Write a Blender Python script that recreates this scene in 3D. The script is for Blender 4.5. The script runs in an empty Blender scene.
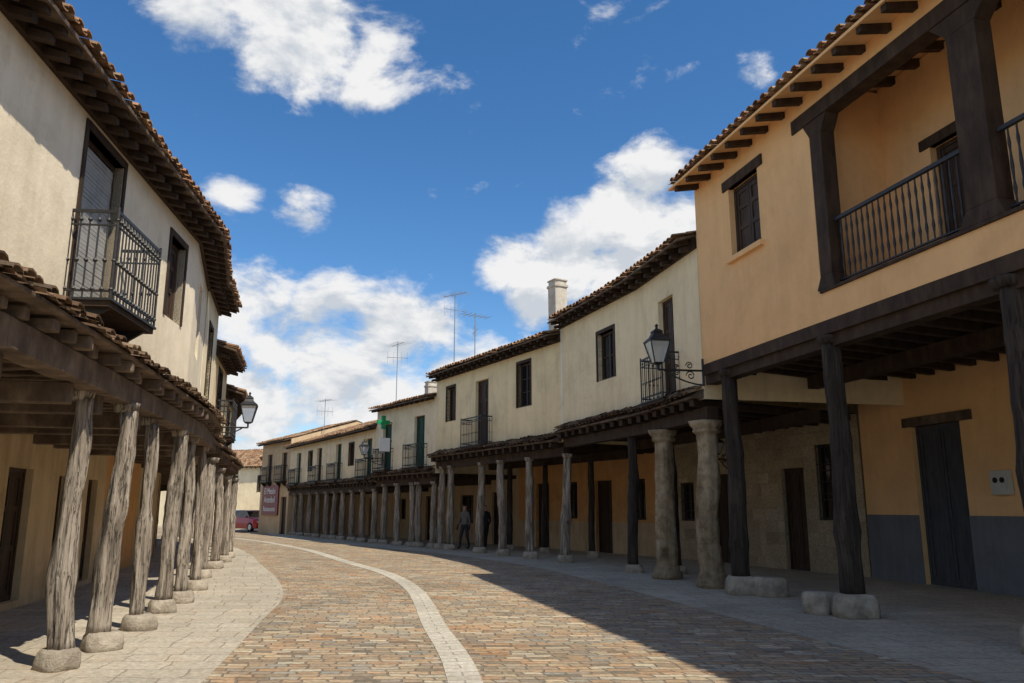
import bpy, math, random
from mathutils import Vector, noise as mnoise
random.seed(11)
R = random.Random(5)
scene = bpy.context.scene

# ------------------------------------------------------------------ materials
MT = {}
def newmat(name):
    m = bpy.data.materials.new(name); m.use_nodes = True
    nt = m.node_tree; nt.nodes.clear()
    out = nt.nodes.new('ShaderNodeOutputMaterial'); b = nt.nodes.new('ShaderNodeBsdfPrincipled')
    nt.links.new(b.outputs[0], out.inputs[0])
    MT[name] = m
    return m, nt, b
def N(nt, typ, **kw):
    n = nt.nodes.new(typ)
    for k, v in kw.items():
        if k.startswith('i_'):
            n.inputs[k[2:].replace('_', ' ')].default_value = v
        else: setattr(n, k, v)
    return n
def ramp(nt, cols, pos=None):
    r = nt.nodes.new('ShaderNodeValToRGB'); cr = r.color_ramp
    n = len(cols)
    if pos is None: pos = [0.28 + 0.44 * i / (n - 1) for i in range(n)]
    while len(cr.elements) < n: cr.elements.new(0.5)
    for e, p, c in zip(cr.elements, pos, cols):
        e.position = p; e.color = (c[0], c[1], c[2], 1)
    return r
def mul(nt, a, b, fac=1.0):
    m = nt.nodes.new('ShaderNodeMix'); m.data_type = 'RGBA'; m.blend_type = 'MULTIPLY'
    m.inputs['Factor'].default_value = fac
    nt.links.new(a, m.inputs[6]); nt.links.new(b, m.inputs[7]); return m.outputs[2]
def sc(c, f): return tuple(x * f for x in c)

def surf(name, cols, scale=2.0, stretch=(1, 1, 1), rough=.9, bump=.3, bscale=40, streak=0.0, spec=.3, metal=0, blotch=0.0, bdist=.02, crack=0.0, stain=0.0):
    m, nt, b = newmat(name); L = nt.links.new
    tc = N(nt, 'ShaderNodeTexCoord'); mp = N(nt, 'ShaderNodeMapping'); mp.inputs['Scale'].default_value = stretch
    L(tc.outputs['Object'], mp.inputs[0])
    n1 = N(nt, 'ShaderNodeTexNoise', i_Scale=scale, i_Detail=8, i_Roughness=.65); L(mp.outputs[0], n1.inputs[0])
    r = ramp(nt, cols); L(n1.outputs[0], r.inputs[0]); c = r.outputs[0]
    if streak > 0:
        m2 = N(nt, 'ShaderNodeMapping'); m2.inputs['Scale'].default_value = (2.2, 2.2, .22); L(tc.outputs['Object'], m2.inputs[0])
        n2 = N(nt, 'ShaderNodeTexNoise', i_Scale=1.6, i_Detail=6, i_Roughness=.7); L(m2.outputs[0], n2.inputs[0])
        r2 = ramp(nt, [(1 - streak, 1 - streak * 1.15, 1 - streak * 1.35), (1, 1, 1)], [.35, .56]); L(n2.outputs[0], r2.inputs[0]); c = mul(nt, c, r2.outputs[0])
    if blotch > 0:
        n3 = N(nt, 'ShaderNodeTexNoise', i_Scale=.45, i_Detail=9, i_Roughness=.75, i_Distortion=.6); L(tc.outputs['Object'], n3.inputs[0])
        r3 = ramp(nt, [(1 - blotch, 1 - blotch * 1.1, 1 - blotch * 1.25), (1, 1, 1)], [.42, .54]); L(n3.outputs[0], r3.inputs[0]); c = mul(nt, c, r3.outputs[0])
    if stain > 0:
        n6 = N(nt, 'ShaderNodeTexNoise', i_Scale=1.7, i_Detail=10, i_Roughness=.72, i_Distortion=.9); L(tc.outputs['Object'], n6.inputs[0])
        r6 = ramp(nt, [(1 - stain, 1 - stain * 1.15, 1 - stain * 1.3), (1, 1, 1), (1, 1, 1), (1 + stain * .35,) * 3], [.33, .43, .6, .68]); L(n6.outputs[0], r6.inputs[0]); c = mul(nt, c, r6.outputs[0])
    hextra = None
    if crack > 0:
        m7 = N(nt, 'ShaderNodeMapping'); m7.inputs['Scale'].default_value = (1.5, 1.5, .09); L(tc.outputs['Object'], m7.inputs[0])
        n7 = N(nt, 'ShaderNodeTexNoise', i_Scale=26, i_Detail=4, i_Roughness=.6); L(m7.outputs[0], n7.inputs[0])
        r7 = ramp(nt, [(1, 1, 1), (1 - crack,) * 3, (1 - crack,) * 3, (1, 1, 1)], [.39, .415, .43, .46]); L(n7.outputs[0], r7.inputs[0]); c = mul(nt, c, r7.outputs[0]); hextra = r7.outputs[0]
    L(c, b.inputs['Base Color'])
    b.inputs['Roughness'].default_value = rough; b.inputs['Specular IOR Level'].default_value = spec; b.inputs['Metallic'].default_value = metal
    n4 = N(nt, 'ShaderNodeTexNoise', i_Scale=bscale, i_Detail=6, i_Roughness=.7); L(mp.outputs[0], n4.inputs[0])
    n5 = N(nt, 'ShaderNodeTexNoise', i_Scale=bscale * .12, i_Detail=3); L(mp.outputs[0], n5.inputs[0])
    ad = N(nt, 'ShaderNodeMath', operation='MULTIPLY_ADD'); L(n5.outputs[0], ad.inputs[0]); ad.inputs[1].default_value = 2.0; L(n4.outputs[0], ad.inputs[2])
    h = ad.outputs[0]
    if hextra:
        a2 = N(nt, 'ShaderNodeMath', operation='ADD'); L(h, a2.inputs[0]); L(hextra, a2.inputs[1]); h = a2.outputs[0]
    bp = N(nt, 'ShaderNodeBump', i_Strength=bump, i_Distance=bdist); L(h, bp.inputs['Height']); L(bp.outputs[0], b.inputs['Normal'])
    return m

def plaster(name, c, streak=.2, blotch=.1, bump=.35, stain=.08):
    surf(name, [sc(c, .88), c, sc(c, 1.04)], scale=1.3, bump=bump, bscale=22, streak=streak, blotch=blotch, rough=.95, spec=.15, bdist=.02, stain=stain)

plaster('plaster_white', (.89, .775, .58), .08, .10, .3, .12)
plaster('plaster_ochre', (.90, .55, .265), .05, .05, .3, .04)
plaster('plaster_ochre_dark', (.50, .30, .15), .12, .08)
plaster('plaster_cream', (.93, .755, .46), .09, .08, .35, .10)
plaster('plaster_cream2', (.93, .77, .50), .09, .10, .35, .10)
plaster('plaster_pale', (.90, .77, .53), .10, .10, .35, .08)
plaster('plaster_yellow', (.84, .65, .38), .14, .12)
plaster('plaster_border', (.92, .85, .70), .08, .05)
plaster('plaster_grey', (.18, .19, .21), .15, .08)
plaster('plaster_tan', (.66, .49, .30), .18, .14)
plaster('plaster_orange', (.76, .41, .17), .13, .13)
surf('wood_dark', [(.024, .014, .009), (.048, .029, .018), (.08, .052, .033)], scale=5, stretch=(1, 1, .35), bump=.5, bscale=25, rough=.8)
surf('wood_old', [(.06, .042, .03), (.13, .09, .062), (.24, .18, .13)], scale=3.5, stretch=(1, 1, .6), bump=.8, bscale=22, rough=.9)
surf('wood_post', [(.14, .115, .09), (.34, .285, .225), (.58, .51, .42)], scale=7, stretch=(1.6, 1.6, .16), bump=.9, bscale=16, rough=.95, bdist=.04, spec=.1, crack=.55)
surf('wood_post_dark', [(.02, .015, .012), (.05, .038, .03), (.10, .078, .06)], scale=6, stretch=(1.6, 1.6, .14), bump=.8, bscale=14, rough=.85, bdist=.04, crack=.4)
surf('wood_shutter', [(.03, .017, .01), (.055, .032, .02), (.08, .05, .032)], scale=6, stretch=(2, 2, .3), bump=.4, rough=.6)
surf('wood_green', [(.012, .05, .035), (.02, .075, .05), (.03, .09, .062)], scale=6, stretch=(2, 2, .3), bump=.3, rough=.6)
surf('door_slate', [(.04, .043, .05), (.06, .065, .077), (.085, .09, .10)], scale=6, stretch=(2, 2, .3), bump=.3, rough=.6)
surf('blind_grey', [(.26, .25, .23), (.34, .33, .30), (.40, .385, .35)], scale=4, bump=.2, rough=.6)
surf('iron_black', [(.008, .008, .009), (.015, .014, .014), (.03, .026, .024)], scale=20, bump=.2, rough=.5, spec=.5)
surf('stone_column', [(.18, .135, .085), (.46, .365, .24), (.64, .54, .38)], scale=3.5, bump=1.0, bscale=14, rough=.95, streak=.35, bdist=.07, blotch=.25, stain=.25)
surf('stone_base', [(.22, .185, .14), (.42, .36, .28), (.58, .51, .41)], scale=4, bump=.9, bscale=14, rough=.95, bdist=.06, stain=.2)
surf('roof_underlay', [(.12, .06, .035), (.2, .1, .06), (.26, .15, .09)], scale=3, bump=.5)
surf('sign_red', [(.16, .02, .02), (.2, .026, .026), (.22, .03, .03)], scale=3, bump=.05, rough=.5)
surf('paint_white', [(.7, .7, .68), (.76, .76, .74), (.8, .8, .78)], scale=3, bump=.03, rough=.5)
surf('cross_green', [(.01, .22, .08), (.015, .28, .1), (.02, .3, .11)], scale=3, bump=.03, rough=.4)
surf('car_red', [(.46, .015, .012), (.5, .018, .014), (.52, .02, .016)], scale=1, bump=0, rough=.25, spec=.6)
surf('car_silver', [(.38, .39, .4), (.42, .43, .44), (.45, .46, .47)], scale=1, bump=0, rough=.28, spec=.6)
surf('rubber', [(.01, .01, .01), (.018, .018, .018), (.03, .03, .03)], scale=8, bump=.2, rough=.9)
surf('chrome_light', [(.6, .62, .64), (.7, .7, .7), (.8, .8, .8)], scale=8, bump=0, rough=.15, spec=.8)
surf('aluminium', [(.3, .3, .3), (.4, .4, .4), (.45, .45, .45)], scale=8, bump=0, rough=.4, metal=.8)
surf('meter_plastic', [(.48, .48, .43), (.54, .54, .49), (.58, .58, .53)], scale=3, bump=.05, rough=.5)
surf('chimney_render', [(.42, .36, .28), (.55, .49, .4), (.62, .57, .48)], scale=3, bump=.6, bscale=20)

m, nt, b = newmat('glass_dark'); b.inputs['Base Color'].default_value = (.012, .015, .018, 1); b.inputs['Roughness'].default_value = .08; b.inputs['Specular IOR Level'].default_value = .6
m, nt, b = newmat('lantern_glass'); b.inputs['Base Color'].default_value = (.75, .78, .78, 1); b.inputs['Roughness'].default_value = .25; b.inputs['Transmission Weight'].default_value = .55

def tilemat(name, cols):
    m, nt, b = newmat(name); L = nt.links.new
    at = N(nt, 'ShaderNodeAttribute', attribute_name='rnd')
    r = ramp(nt, cols, [0, .2, .45, .65, .85, 1])
    L(at.outputs['Fac'], r.inputs[0])
    tc = N(nt, 'ShaderNodeTexCoord')
    n1 = N(nt, 'ShaderNodeTexNoise', i_Scale=2.2, i_Detail=10, i_Roughness=.75); L(tc.outputs['Object'], n1.inputs[0])
    r2 = ramp(nt, [(.35, .34, .30), (1, 1, 1)], [.38, .58]); L(n1.outputs[0], r2.inputs[0])
    L(mul(nt, r.outputs[0], r2.outputs[0], .9), b.inputs['Base Color']); b.inputs['Roughness'].default_value = .92; b.inputs['Specular IOR Level'].default_value = .15
    n2 = N(nt, 'ShaderNodeTexNoise', i_Scale=35, i_Detail=5); L(tc.outputs['Object'], n2.inputs[0])
    bp = N(nt, 'ShaderNodeBump', i_Strength=.5, i_Distance=.02); L(n2.outputs[0], bp.inputs['Height']); L(bp.outputs[0], b.inputs['Normal'])
tilemat('roof_tile', [(.16, .10, .06), (.38, .20, .11), (.46, .27, .155), (.50, .35, .22), (.28, .20, .13), (.42, .22, .115)])
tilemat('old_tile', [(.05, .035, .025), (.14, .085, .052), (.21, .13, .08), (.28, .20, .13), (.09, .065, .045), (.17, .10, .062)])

def paving(name, bw, rh, mortar, cols, mcol, bump=.6, distort=.02, patch=.3, off=.5, tint=0.0):
    m, nt, b = newmat(name); L = nt.links.new
    uv = N(nt, 'ShaderNodeUVMap'); uv.uv_map = 'UVMap'
    nz = N(nt, 'ShaderNodeTexNoise', i_Scale=1.7, i_Detail=4); L(uv.outputs[0], nz.inputs[0])
    sub = N(nt, 'ShaderNodeVectorMath', operation='SUBTRACT'); L(nz.outputs['Color'], sub.inputs[0]); sub.inputs[1].default_value = (.5, .5, .5)
    scl = N(nt, 'ShaderNodeVectorMath', operation='SCALE'); L(sub.outputs[0], scl.inputs[0]); scl.inputs['Scale'].default_value = distort * 6
    add = N(nt, 'ShaderNodeVectorMath', operation='ADD'); L(uv.outputs[0], add.inputs[0]); L(scl.outputs[0], add.inputs[1])
    bt = nt.nodes.new('ShaderNodeTexBrick'); bt.offset = off; bt.squash = .7; bt.squash_frequency = 3; bt.inputs['Scale'].default_value = 1
    bt.inputs['Brick Width'].default_value = bw; bt.inputs['Row Height'].default_value = rh; bt.inputs['Mortar Size'].default_value = mortar; bt.inputs['Mortar Smooth'].default_value = .4
    bt.inputs['Color1'].default_value = (0, 0, 0, 1); bt.inputs['Color2'].default_value = (1, 1, 1, 1); bt.inputs['Mortar'].default_value = (.5, .5, .5, 1)
    L(add.outputs[0], bt.inputs[0])
    n = len(cols); r = ramp(nt, cols, [i / (n - 1) for i in range(n)]); L(bt.outputs['Color'], r.inputs[0])
    mx = nt.nodes.new('ShaderNodeMix'); mx.data_type = 'RGBA'; L(bt.outputs['Fac'], mx.inputs[0]); L(r.outputs[0], mx.inputs[6]); mx.inputs[7].default_value = (*mcol, 1)
    n1 = N(nt, 'ShaderNodeTexNoise', i_Scale=.35, i_Detail=9, i_Roughness=.7); L(uv.outputs[0], n1.inputs[0])
    r2 = ramp(nt, [(1 - patch,) * 3, (1, 1, 1)], [.36, .6]); L(n1.outputs[0], r2.inputs[0])
    n3 = N(nt, 'ShaderNodeTexNoise', i_Scale=14, i_Detail=8, i_Roughness=.8); L(uv.outputs[0], n3.inputs[0])
    r3 = ramp(nt, [(.62, .61, .59), (1.18, 1.18, 1.18)], [.36, .64]); L(n3.outputs[0], r3.inputs[0])
    c = mul(nt, mul(nt, mx.outputs[2], r2.outputs[0]), r3.outputs[0])
    if tint:
        n8 = N(nt, 'ShaderNodeTexNoise', i_Scale=1.1, i_Detail=6, i_Roughness=.7); L(uv.outputs[0], n8.inputs[0])
        r8 = ramp(nt, [(1, .84, .70), (1, 1, 1), (.88, .93, .96), (1.1, 1.06, .97)], [.34, .46, .56, .68]); L(n8.outputs[0], r8.inputs[0]); c = mul(nt, c, r8.outputs[0], tint)
    L(c, b.inputs['Base Color'])
    b.inputs['Roughness'].default_value = .85; b.inputs['Specular IOR Level'].default_value = .25
    inv = N(nt, 'ShaderNodeMath', operation='SUBTRACT'); inv.inputs[0].default_value = 1; L(bt.outputs['Fac'], inv.inputs[1])
    ma = N(nt, 'ShaderNodeMath', operation='MULTIPLY_ADD'); L(n3.outputs[0], ma.inputs[0]); ma.inputs[1].default_value = .6; L(inv.outputs[0], ma.inputs[2])
    bp = N(nt, 'ShaderNodeBump', i_Strength=bump, i_Distance=.012); L(ma.outputs[0], bp.inputs['Height']); L(bp.outputs[0], b.inputs['Normal'])
paving('road_brick', .32, .135, .014, [(.22, .175, .125), (.58, .445, .28), (.46, .295, .17), (.36, .33, .27), (.68, .56, .385), (.43, .335, .225), (.58, .38, .22), (.30, .26, .205)], (.26, .205, .15), .9, .04, .26, .5, 1.0)
paving('pavement_slab', .62, .42, .012, [(.47, .41, .315), (.56, .49, .38), (.505, .44, .34), (.60, .53, .42)], (.33, .28, .22), .5, .03, .22, .5, .4)
paving('strip_slab', .5, .19, .012, [(.54, .49, .39), (.64, .59, .48), (.59, .54, .44)], (.38, .35, .29), .4, .008, .25)
paving('stone_wall', .55, .32, .016, [(.42, .32, .21), (.56, .45, .30), (.48, .38, .25), (.62, .51, .36)], (.50, .41, .29), .8, .03, .3)
surf('earth_ground', [(.28, .25, .2), (.34, .3, .25), (.38, .35, .29)], scale=.6, bump=.4, bscale=12)

# ------------------------------------------------------------------ mesh builder
class MB:
    def __init__(s): s.v = []; s.f = []; s.m = []; s.r = []; s.uv = {}
    def face(s, pts, m, r=None, uv=None):
        i = len(s.v); s.v += [tuple(p) for p in pts]; s.f.append(tuple(range(i, i + len(pts)))); s.m.append(m); s.r.append(R.random() if r is None else r)
        if uv: s.uv[len(s.f) - 1] = uv
    def hexa(s, c, m):
        i = len(s.v); s.v += [tuple(p) for p in c]; r = R.random()
        for q in ((3, 2, 1, 0), (4, 5, 6, 7), (0, 1, 5, 4), (1, 2, 6, 5), (2, 3, 7, 6), (3, 0, 4, 7)):
            s.f.append(tuple(i + k for k in q)); s.m.append(m); s.r.append(r)
    def loft(s, rings, m, cap=True, close=True):
        i = len(s.v); n = len(rings[0]); r = R.random()
        for rg in rings: s.v += [tuple(p) for p in rg]
        for k in range(len(rings) - 1):
            for j in range(n if close else n - 1):
                a = i + k * n + j; b_ = i + k * n + (j + 1) % n
                s.f.append((a, b_, b_ + n, a + n)); s.m.append(m); s.r.append(r)
        if cap:
            s.f.append(tuple(i + j for j in reversed(range(n)))); s.m.append(m); s.r.append(r)
            e = i + (len(rings) - 1) * n
            s.f.append(tuple(e + j for j in range(n))); s.m.append(m); s.r.append(r)
    def finish(s, name, parent=None, smooth=False, bevel=0):
        if not s.f: return None
        me = bpy.data.meshes.new(name); me.from_pydata(s.v, [], s.f)
        names = list(dict.fromkeys(s.m))
        for n in names: me.materials.append(MT[n])
        idx = {n: i for i, n in enumerate(names)}
        me.polygons.foreach_set('material_index', [idx[x] for x in s.m])
        a = me.attributes.new('rnd', 'FLOAT', 'FACE'); a.data.foreach_set('value', s.r)
        if s.uv:
            ul = me.uv_layers.new(name='UVMap')
            for fi, u in s.uv.items():
                p = me.polygons[fi]
                for k, li in enumerate(p.loop_indices): ul.data[li].uv = u[k]
        if smooth: me.polygons.foreach_set('use_smooth', [True] * len(me.polygons))
        me.validate(); me.update()
        o = bpy.data.objects.new(name, me); scene.collection.objects.link(o)
        if parent: o.parent = parent
        if bevel:
            md = o.modifiers.new('b', 'BEVEL'); md.width = bevel; md.segments = 2; md.limit_method = 'ANGLE'
        return o
def empty(name):
    e = bpy.data.objects.new(name, None); scene.collection.objects.link(e); return e

class Fr:
    def __init__(s, p0, p1, side):
        s.o = Vector((p0[0], p0[1], 0)); d = Vector((p1[0] - p0[0], p1[1] - p0[1], 0)); s.L = d.length; s.t = d / s.L
        s.n = Vector((-s.t.y, s.t.x, 0)) if side == 'R' else Vector((s.t.y, -s.t.x, 0))
    def P(s, a, d, z): q = s.o + s.t * a + s.n * d; return Vector((q.x, q.y, z))
def box(mb, fr, a0, a1, d0, d1, z0, z1, m):
    P = fr.P
    mb.hexa([P(a0, d0, z0), P(a1, d0, z0), P(a1, d1, z0), P(a0, d1, z0), P(a0, d0, z1), P(a1, d0, z1), P(a1, d1, z1), P(a0, d1, z1)], m)
def offset(pts, d, side):
    out = []; n = len(pts)
    fs = [Fr(pts[i], pts[i + 1], side) for i in range(n - 1)]
    for i in range(n):
        if i == 0: nn = fs[0].n * d
        elif i == n - 1: nn = fs[-1].n * d
        else:
            q = fs[i - 1].n + fs[i].n; q.normalize(); nn = q * d / max(.5, q.dot(fs[i].n))
        out.append((pts[i][0] + nn.x, pts[i][1] + nn.y))
    return out
def lerp(a, b, t): return tuple(x + (y - x) * t for x, y in zip(a, b))

def wall(mb, fr, z0, z1, ops, m, d=0, rev=.2, a0=0, a1=None, uvm=False):
    a1 = fr.L if a1 is None else a1
    S = sorted(set([a0, a1] + [x for o in ops for x in (o[0], o[1])])); Z = sorted(set([z0, z1] + [x for o in ops for x in (o[2], o[3])]))
    S = [x for x in S if a0 <= x <= a1]; Z = [z for z in Z if z0 <= z <= z1]
    for i in range(len(S) - 1):
        for j in range(len(Z) - 1):
            cs = (S[i] + S[i + 1]) / 2; cz = (Z[j] + Z[j + 1]) / 2
            if any(o[0] < cs < o[1] and o[2] < cz < o[3] for o in ops): continue
            mb.face([fr.P(S[i], d, Z[j]), fr.P(S[i + 1], d, Z[j]), fr.P(S[i + 1], d, Z[j + 1]), fr.P(S[i], d, Z[j + 1])], m,
                    uv=[(S[i], Z[j]), (S[i + 1], Z[j]), (S[i + 1], Z[j + 1]), (S[i], Z[j + 1])])
    for o in ops:
        s0, s1, za, zb = o[:4]; e = d - rev
        za_ = max(za, z0)
        u4 = [(0, 0), (.2, 0), (.2, 1), (0, 1)]
        mb.face([fr.P(s0, d, za_), fr.P(s0, e, za_), fr.P(s0, e, zb), fr.P(s0, d, zb)], m, uv=u4)
        mb.face([fr.P(s1, d, za_), fr.P(s1, e, za_), fr.P(s1, e, zb), fr.P(s1, d, zb)], m, uv=u4)
        mb.face([fr.P(s0, d, zb), fr.P(s1, d, zb), fr.P(s1, e, zb), fr.P(s0, e, zb)], m, uv=u4)
        mb.face([fr.P(s0, d, za_), fr.P(s1, d, za_), fr.P(s1, e, za_), fr.P(s0, e, za_)], m, uv=u4)

def joinery(mb, fr, o, d=0, wood='wood_shutter'):
    s0, s1, z0, z1, kind = o[:5]
    if kind == 'void': return
    if kind == 'slate': wood = 'door_slate'; kind = 'door'
    e = d - .15
    fw = .07
    box(mb, fr, s0, s0 + fw, e - .04, e + .03, z0, z1, wood); box(mb, fr, s1 - fw, s1, e - .04, e + .03, z0, z1, wood)
    box(mb, fr, s0 + fw, s1 - fw, e - .04, e + .03, z1 - fw, z1, wood); box(mb, fr, s0 + fw, s1 - fw, e - .04, e + .03, z0, z0 + fw, wood)
    a, b_, c, t = s0 + fw, s1 - fw, z0 + fw, z1 - fw
    if kind == 'glass':
        box(mb, fr, a, b_, e - .035, e - .02, c, t, 'glass_dark'); mid = (a + b_) / 2
        box(mb, fr, mid - .035, mid + .035, e - .018, e + .02, c, t, wood)
        nb = max(1, int((t - c) / .45))
        for k in range(1, nb):
            z = c + (t - c) * k / nb
            box(mb, fr, a, mid - .036, e - .018, e + .01, z - .015, z + .015, wood); box(mb, fr, mid + .036, b_, e - .018, e + .01, z - .015, z + .015, wood)
    elif kind in ('shutter', 'door', 'green'):
        w = 'wood_green' if kind == 'green' else wood; nl = 2; lw = (b_ - a) / nl
        for q in range(nl):
            x0 = a + q * lw + .008; x1 = a + (q + 1) * lw - .008
            box(mb, fr, x0, x1, e - .03, e - .01, c, t, w)
            box(mb, fr, x0, x0 + .07, e - .008, e + .012, c, t, w); box(mb, fr, x1 - .07, x1, e - .008, e + .012, c, t, w)
            for zz in (c, c + (t - c) * .36, c + (t - c) * .68, t - .09):
                box(mb, fr, x0 + .072, x1 - .072, e - .008, e + .01, zz, zz + .09, w)
    elif kind == 'blind':
        z = c
        while z < t - .05:
            box(mb, fr, a, b_, e + .0, e + .03 + .008 * R.random(), z, z + .05, 'blind_grey'); z += .056
def tube(mb, p, q, r, m, n=6):
    p = Vector(p); q = Vector(q); d = (q - p).normalized(); u = d.orthogonal().normalized(); w = d.cross(u)
    mb.loft([[c + (u * math.cos(a) + w * math.sin(a)) * r for a in [2 * math.pi * k / n for k in range(n)]] for c in (p, q)], m)
def path(mb, pts, r, m, n=6):
    pts = [Vector(p) for p in pts]; rings = []
    for i, c in enumerate(pts):
        d = (pts[min(i + 1, len(pts) - 1)] - pts[max(i - 1, 0)]).normalized()
        ref = Vector((0.13, .21, 1)) if abs(d.z) < .9 else Vector((1, .1, 0))
        u = d.cross(ref).normalized(); w = d.cross(u)
        rings.append([c + (u * math.cos(a) + w * math.sin(a)) * r for a in [2 * math.pi * k / n for k in range(n)]])
    mb.loft(rings, m)

def grille(mb, fr, s0, s1, z0, z1, d):
    n = int((s1 - s0) / .13)
    for i in range(n + 1):
        x = s0 + (s1 - s0) * i / n; tube(mb, fr.P(x, d, z0), fr.P(x, d, z1), .009, 'iron_black', 5)
    for k in range(5):
        z = z0 + .05 + (z1 - z0 - .1) * k / 4; box(mb, fr, s0, s1, d - .006, d + .006, z - .012, z + .012, 'iron_black')
def balcony(name, parent, fr, s0, s1, z, h, proj, gap=.105, d0=0, slab='wood_dark', fat=1.0):
    mb = MB()
    box(mb, fr, s0, s1, d0, d0 + proj, z - .1, z - .03, slab); box(mb, fr, s0 - .03, s1 + .03, d0 + .002, d0 + proj + .03, z - .03, z, 'iron_black')
    for x in (s0 + .15, s1 - .15):
        P = fr.P
        mb.hexa([P(x - .03, d0, z - .38), P(x + .03, d0, z - .38), P(x + .03, d0 + .05, z - .38), P(x - .03, d0 + .05, z - .38), P(x - .03, d0, z - .1), P(x + .03, d0, z - .1), P(x + .03, d0 + proj * .9, z - .1), P(x - .03, d0 + proj * .9, z - .1)], 'iron_black')
    D = d0 + proj
    for zz, th in ((z + .09, .012), (z + h, .02), (z + h * .84, .01)):
        box(mb, fr, s0, s1, D - .012, D + .012, zz - th, zz + th, 'iron_black')
        for s in (s0, s1): box(mb, fr, s - .012, s + .012, d0, D - .013, zz - th, zz + th, 'iron_black')
    def bar(x, dd):
        tube(mb, fr.P(x, dd, z), fr.P(x, dd, z + h), .0085 * fat, 'iron_black', 5)
        for c in (.43, .90, .10):
            mb.loft([[fr.P(x + r * math.cos(a), dd + r * math.sin(a), z + h * q) for a in [k * math.pi / 3 for k in range(6)]] for q, r in ((c - .03, .009), (c, .022 * fat), (c + .03, .009))], 'iron_black')
    n = int((s1 - s0) / gap)
    for i in range(n + 1): bar(s0 + (s1 - s0) * i / n, D)
    n = int(proj / gap)
    for i in range(n):
        for s in (s0, s1): bar(s, d0 + proj * i / max(1, n))
    for s in (s0, s1):
        tube(mb, fr.P(s, D, z), fr.P(s, D, z + h + .06), .018, 'iron_black', 6)
    return mb.finish(name, parent)

def lathe(mb, x, y, prof, m, p=2, n=16, rough=.0, lean=(0, 0), seed=0, rot=0, fine=0):
    rings = []; z0 = prof[0][0]
    for z, r in prof:
        rg = []
        for k in range(n):
            a = 2 * math.pi * k / n
            f = 1 / (abs(math.cos(a)) ** p + abs(math.sin(a)) ** p) ** (1 / p)
            nn = mnoise.noise(Vector((math.cos(a) * 1.3 + seed, math.sin(a) * 1.3, z * 1.2 + seed))) * rough
            if fine: nn += mnoise.noise(Vector((math.cos(a) * 3.2 + seed, math.sin(a) * 3.2, z * 1.6 - seed))) * fine
            rr = r * f + nn
            rg.append((x + lean[0] * (z - z0) + rr * math.cos(a + rot) + mnoise.noise(Vector((seed, 5, z * .6))) * rough * 1.5, y + lean[1] * (z - z0) + rr * math.sin(a + rot), z))
        rings.append(rg)
    mb.loft(rings, m)
def post_wood(name, parent, x, y, z1, r=.12, m='wood_post', base=.27, bh=.22, lean=None, rough=.03, cap=True, rot=0, fine=.012):
    mb = MB(); sd = R.random() * 50
    lean = lean or (R.uniform(-.02, .02), R.uniform(-.02, .02))
    nr = 26; kn = [(R.uniform(.1, .9), R.uniform(.12, .28)) for _ in range(4)]
    prof = []
    for k in range(nr):
        t = k / (nr - 1); rr = r * (1.12 - .22 * t) * (1 + sum(a * math.exp(-((t - c) / .035) ** 2) * .6 for c, a in kn))
        prof.append((bh * .9 + (z1 - bh * .9) * t, rr))
    lathe(mb, x, y, prof, m, 2.2, 28, rough, lean, sd, 0, fine)
    mb2 = MB()
    lathe(mb2, x, y, [(-.02, base), (bh * .3, base * 1.03), (bh * .8, base * .95), (bh, base * .8)], 'stone_base', 4.5, 20, .05, (0, 0), sd + 3, rot)
    lathe(mb, x + lean[0] * z1, y + lean[1] * z1, [(z1 - .02, r * 1.1), (z1 + .06, r * 1.25), (z1 + .1, r * 1.3)], m, 5, 12, .01)
    e = mb.finish(name, parent, True); mb2.finish(name + '_footing', parent, True)
def col_stone(name, parent, x, y, z1, r=.24):
    mb = MB(); sd = R.random() * 30; prof = [(-.02, r * 1.45), (.16, r * 1.45), (.17, r * 1.25), (.26, r * 1.2), (.3, r * 1.05)]
    nd = 5; h = (z1 - .6) / nd
    for k in range(nd):
        z = .3 + k * h; q = 1.02 - .04 * k + R.uniform(-.02, .02)
        prof += [(z + .025, r * q), (z + h * .3, r * q * 1.01), (z + h * .6, r * q * 1.01), (z + h - .025, r * q), (z + h - .005, r * q * .93)]
    prof += [(z1 - .27, r * .95), (z1 - .24, r * 1.12), (z1 - .2, r * 1.12), (z1 - .17, r * 1.0), (z1 - .1, r * 1.28), (z1, r * 1.4)]
    lathe(mb, x, y, prof, 'stone_column', 2, 32, .05, (0, 0), sd, 0, .035)
    mb.finish(name, parent, True)

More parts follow.
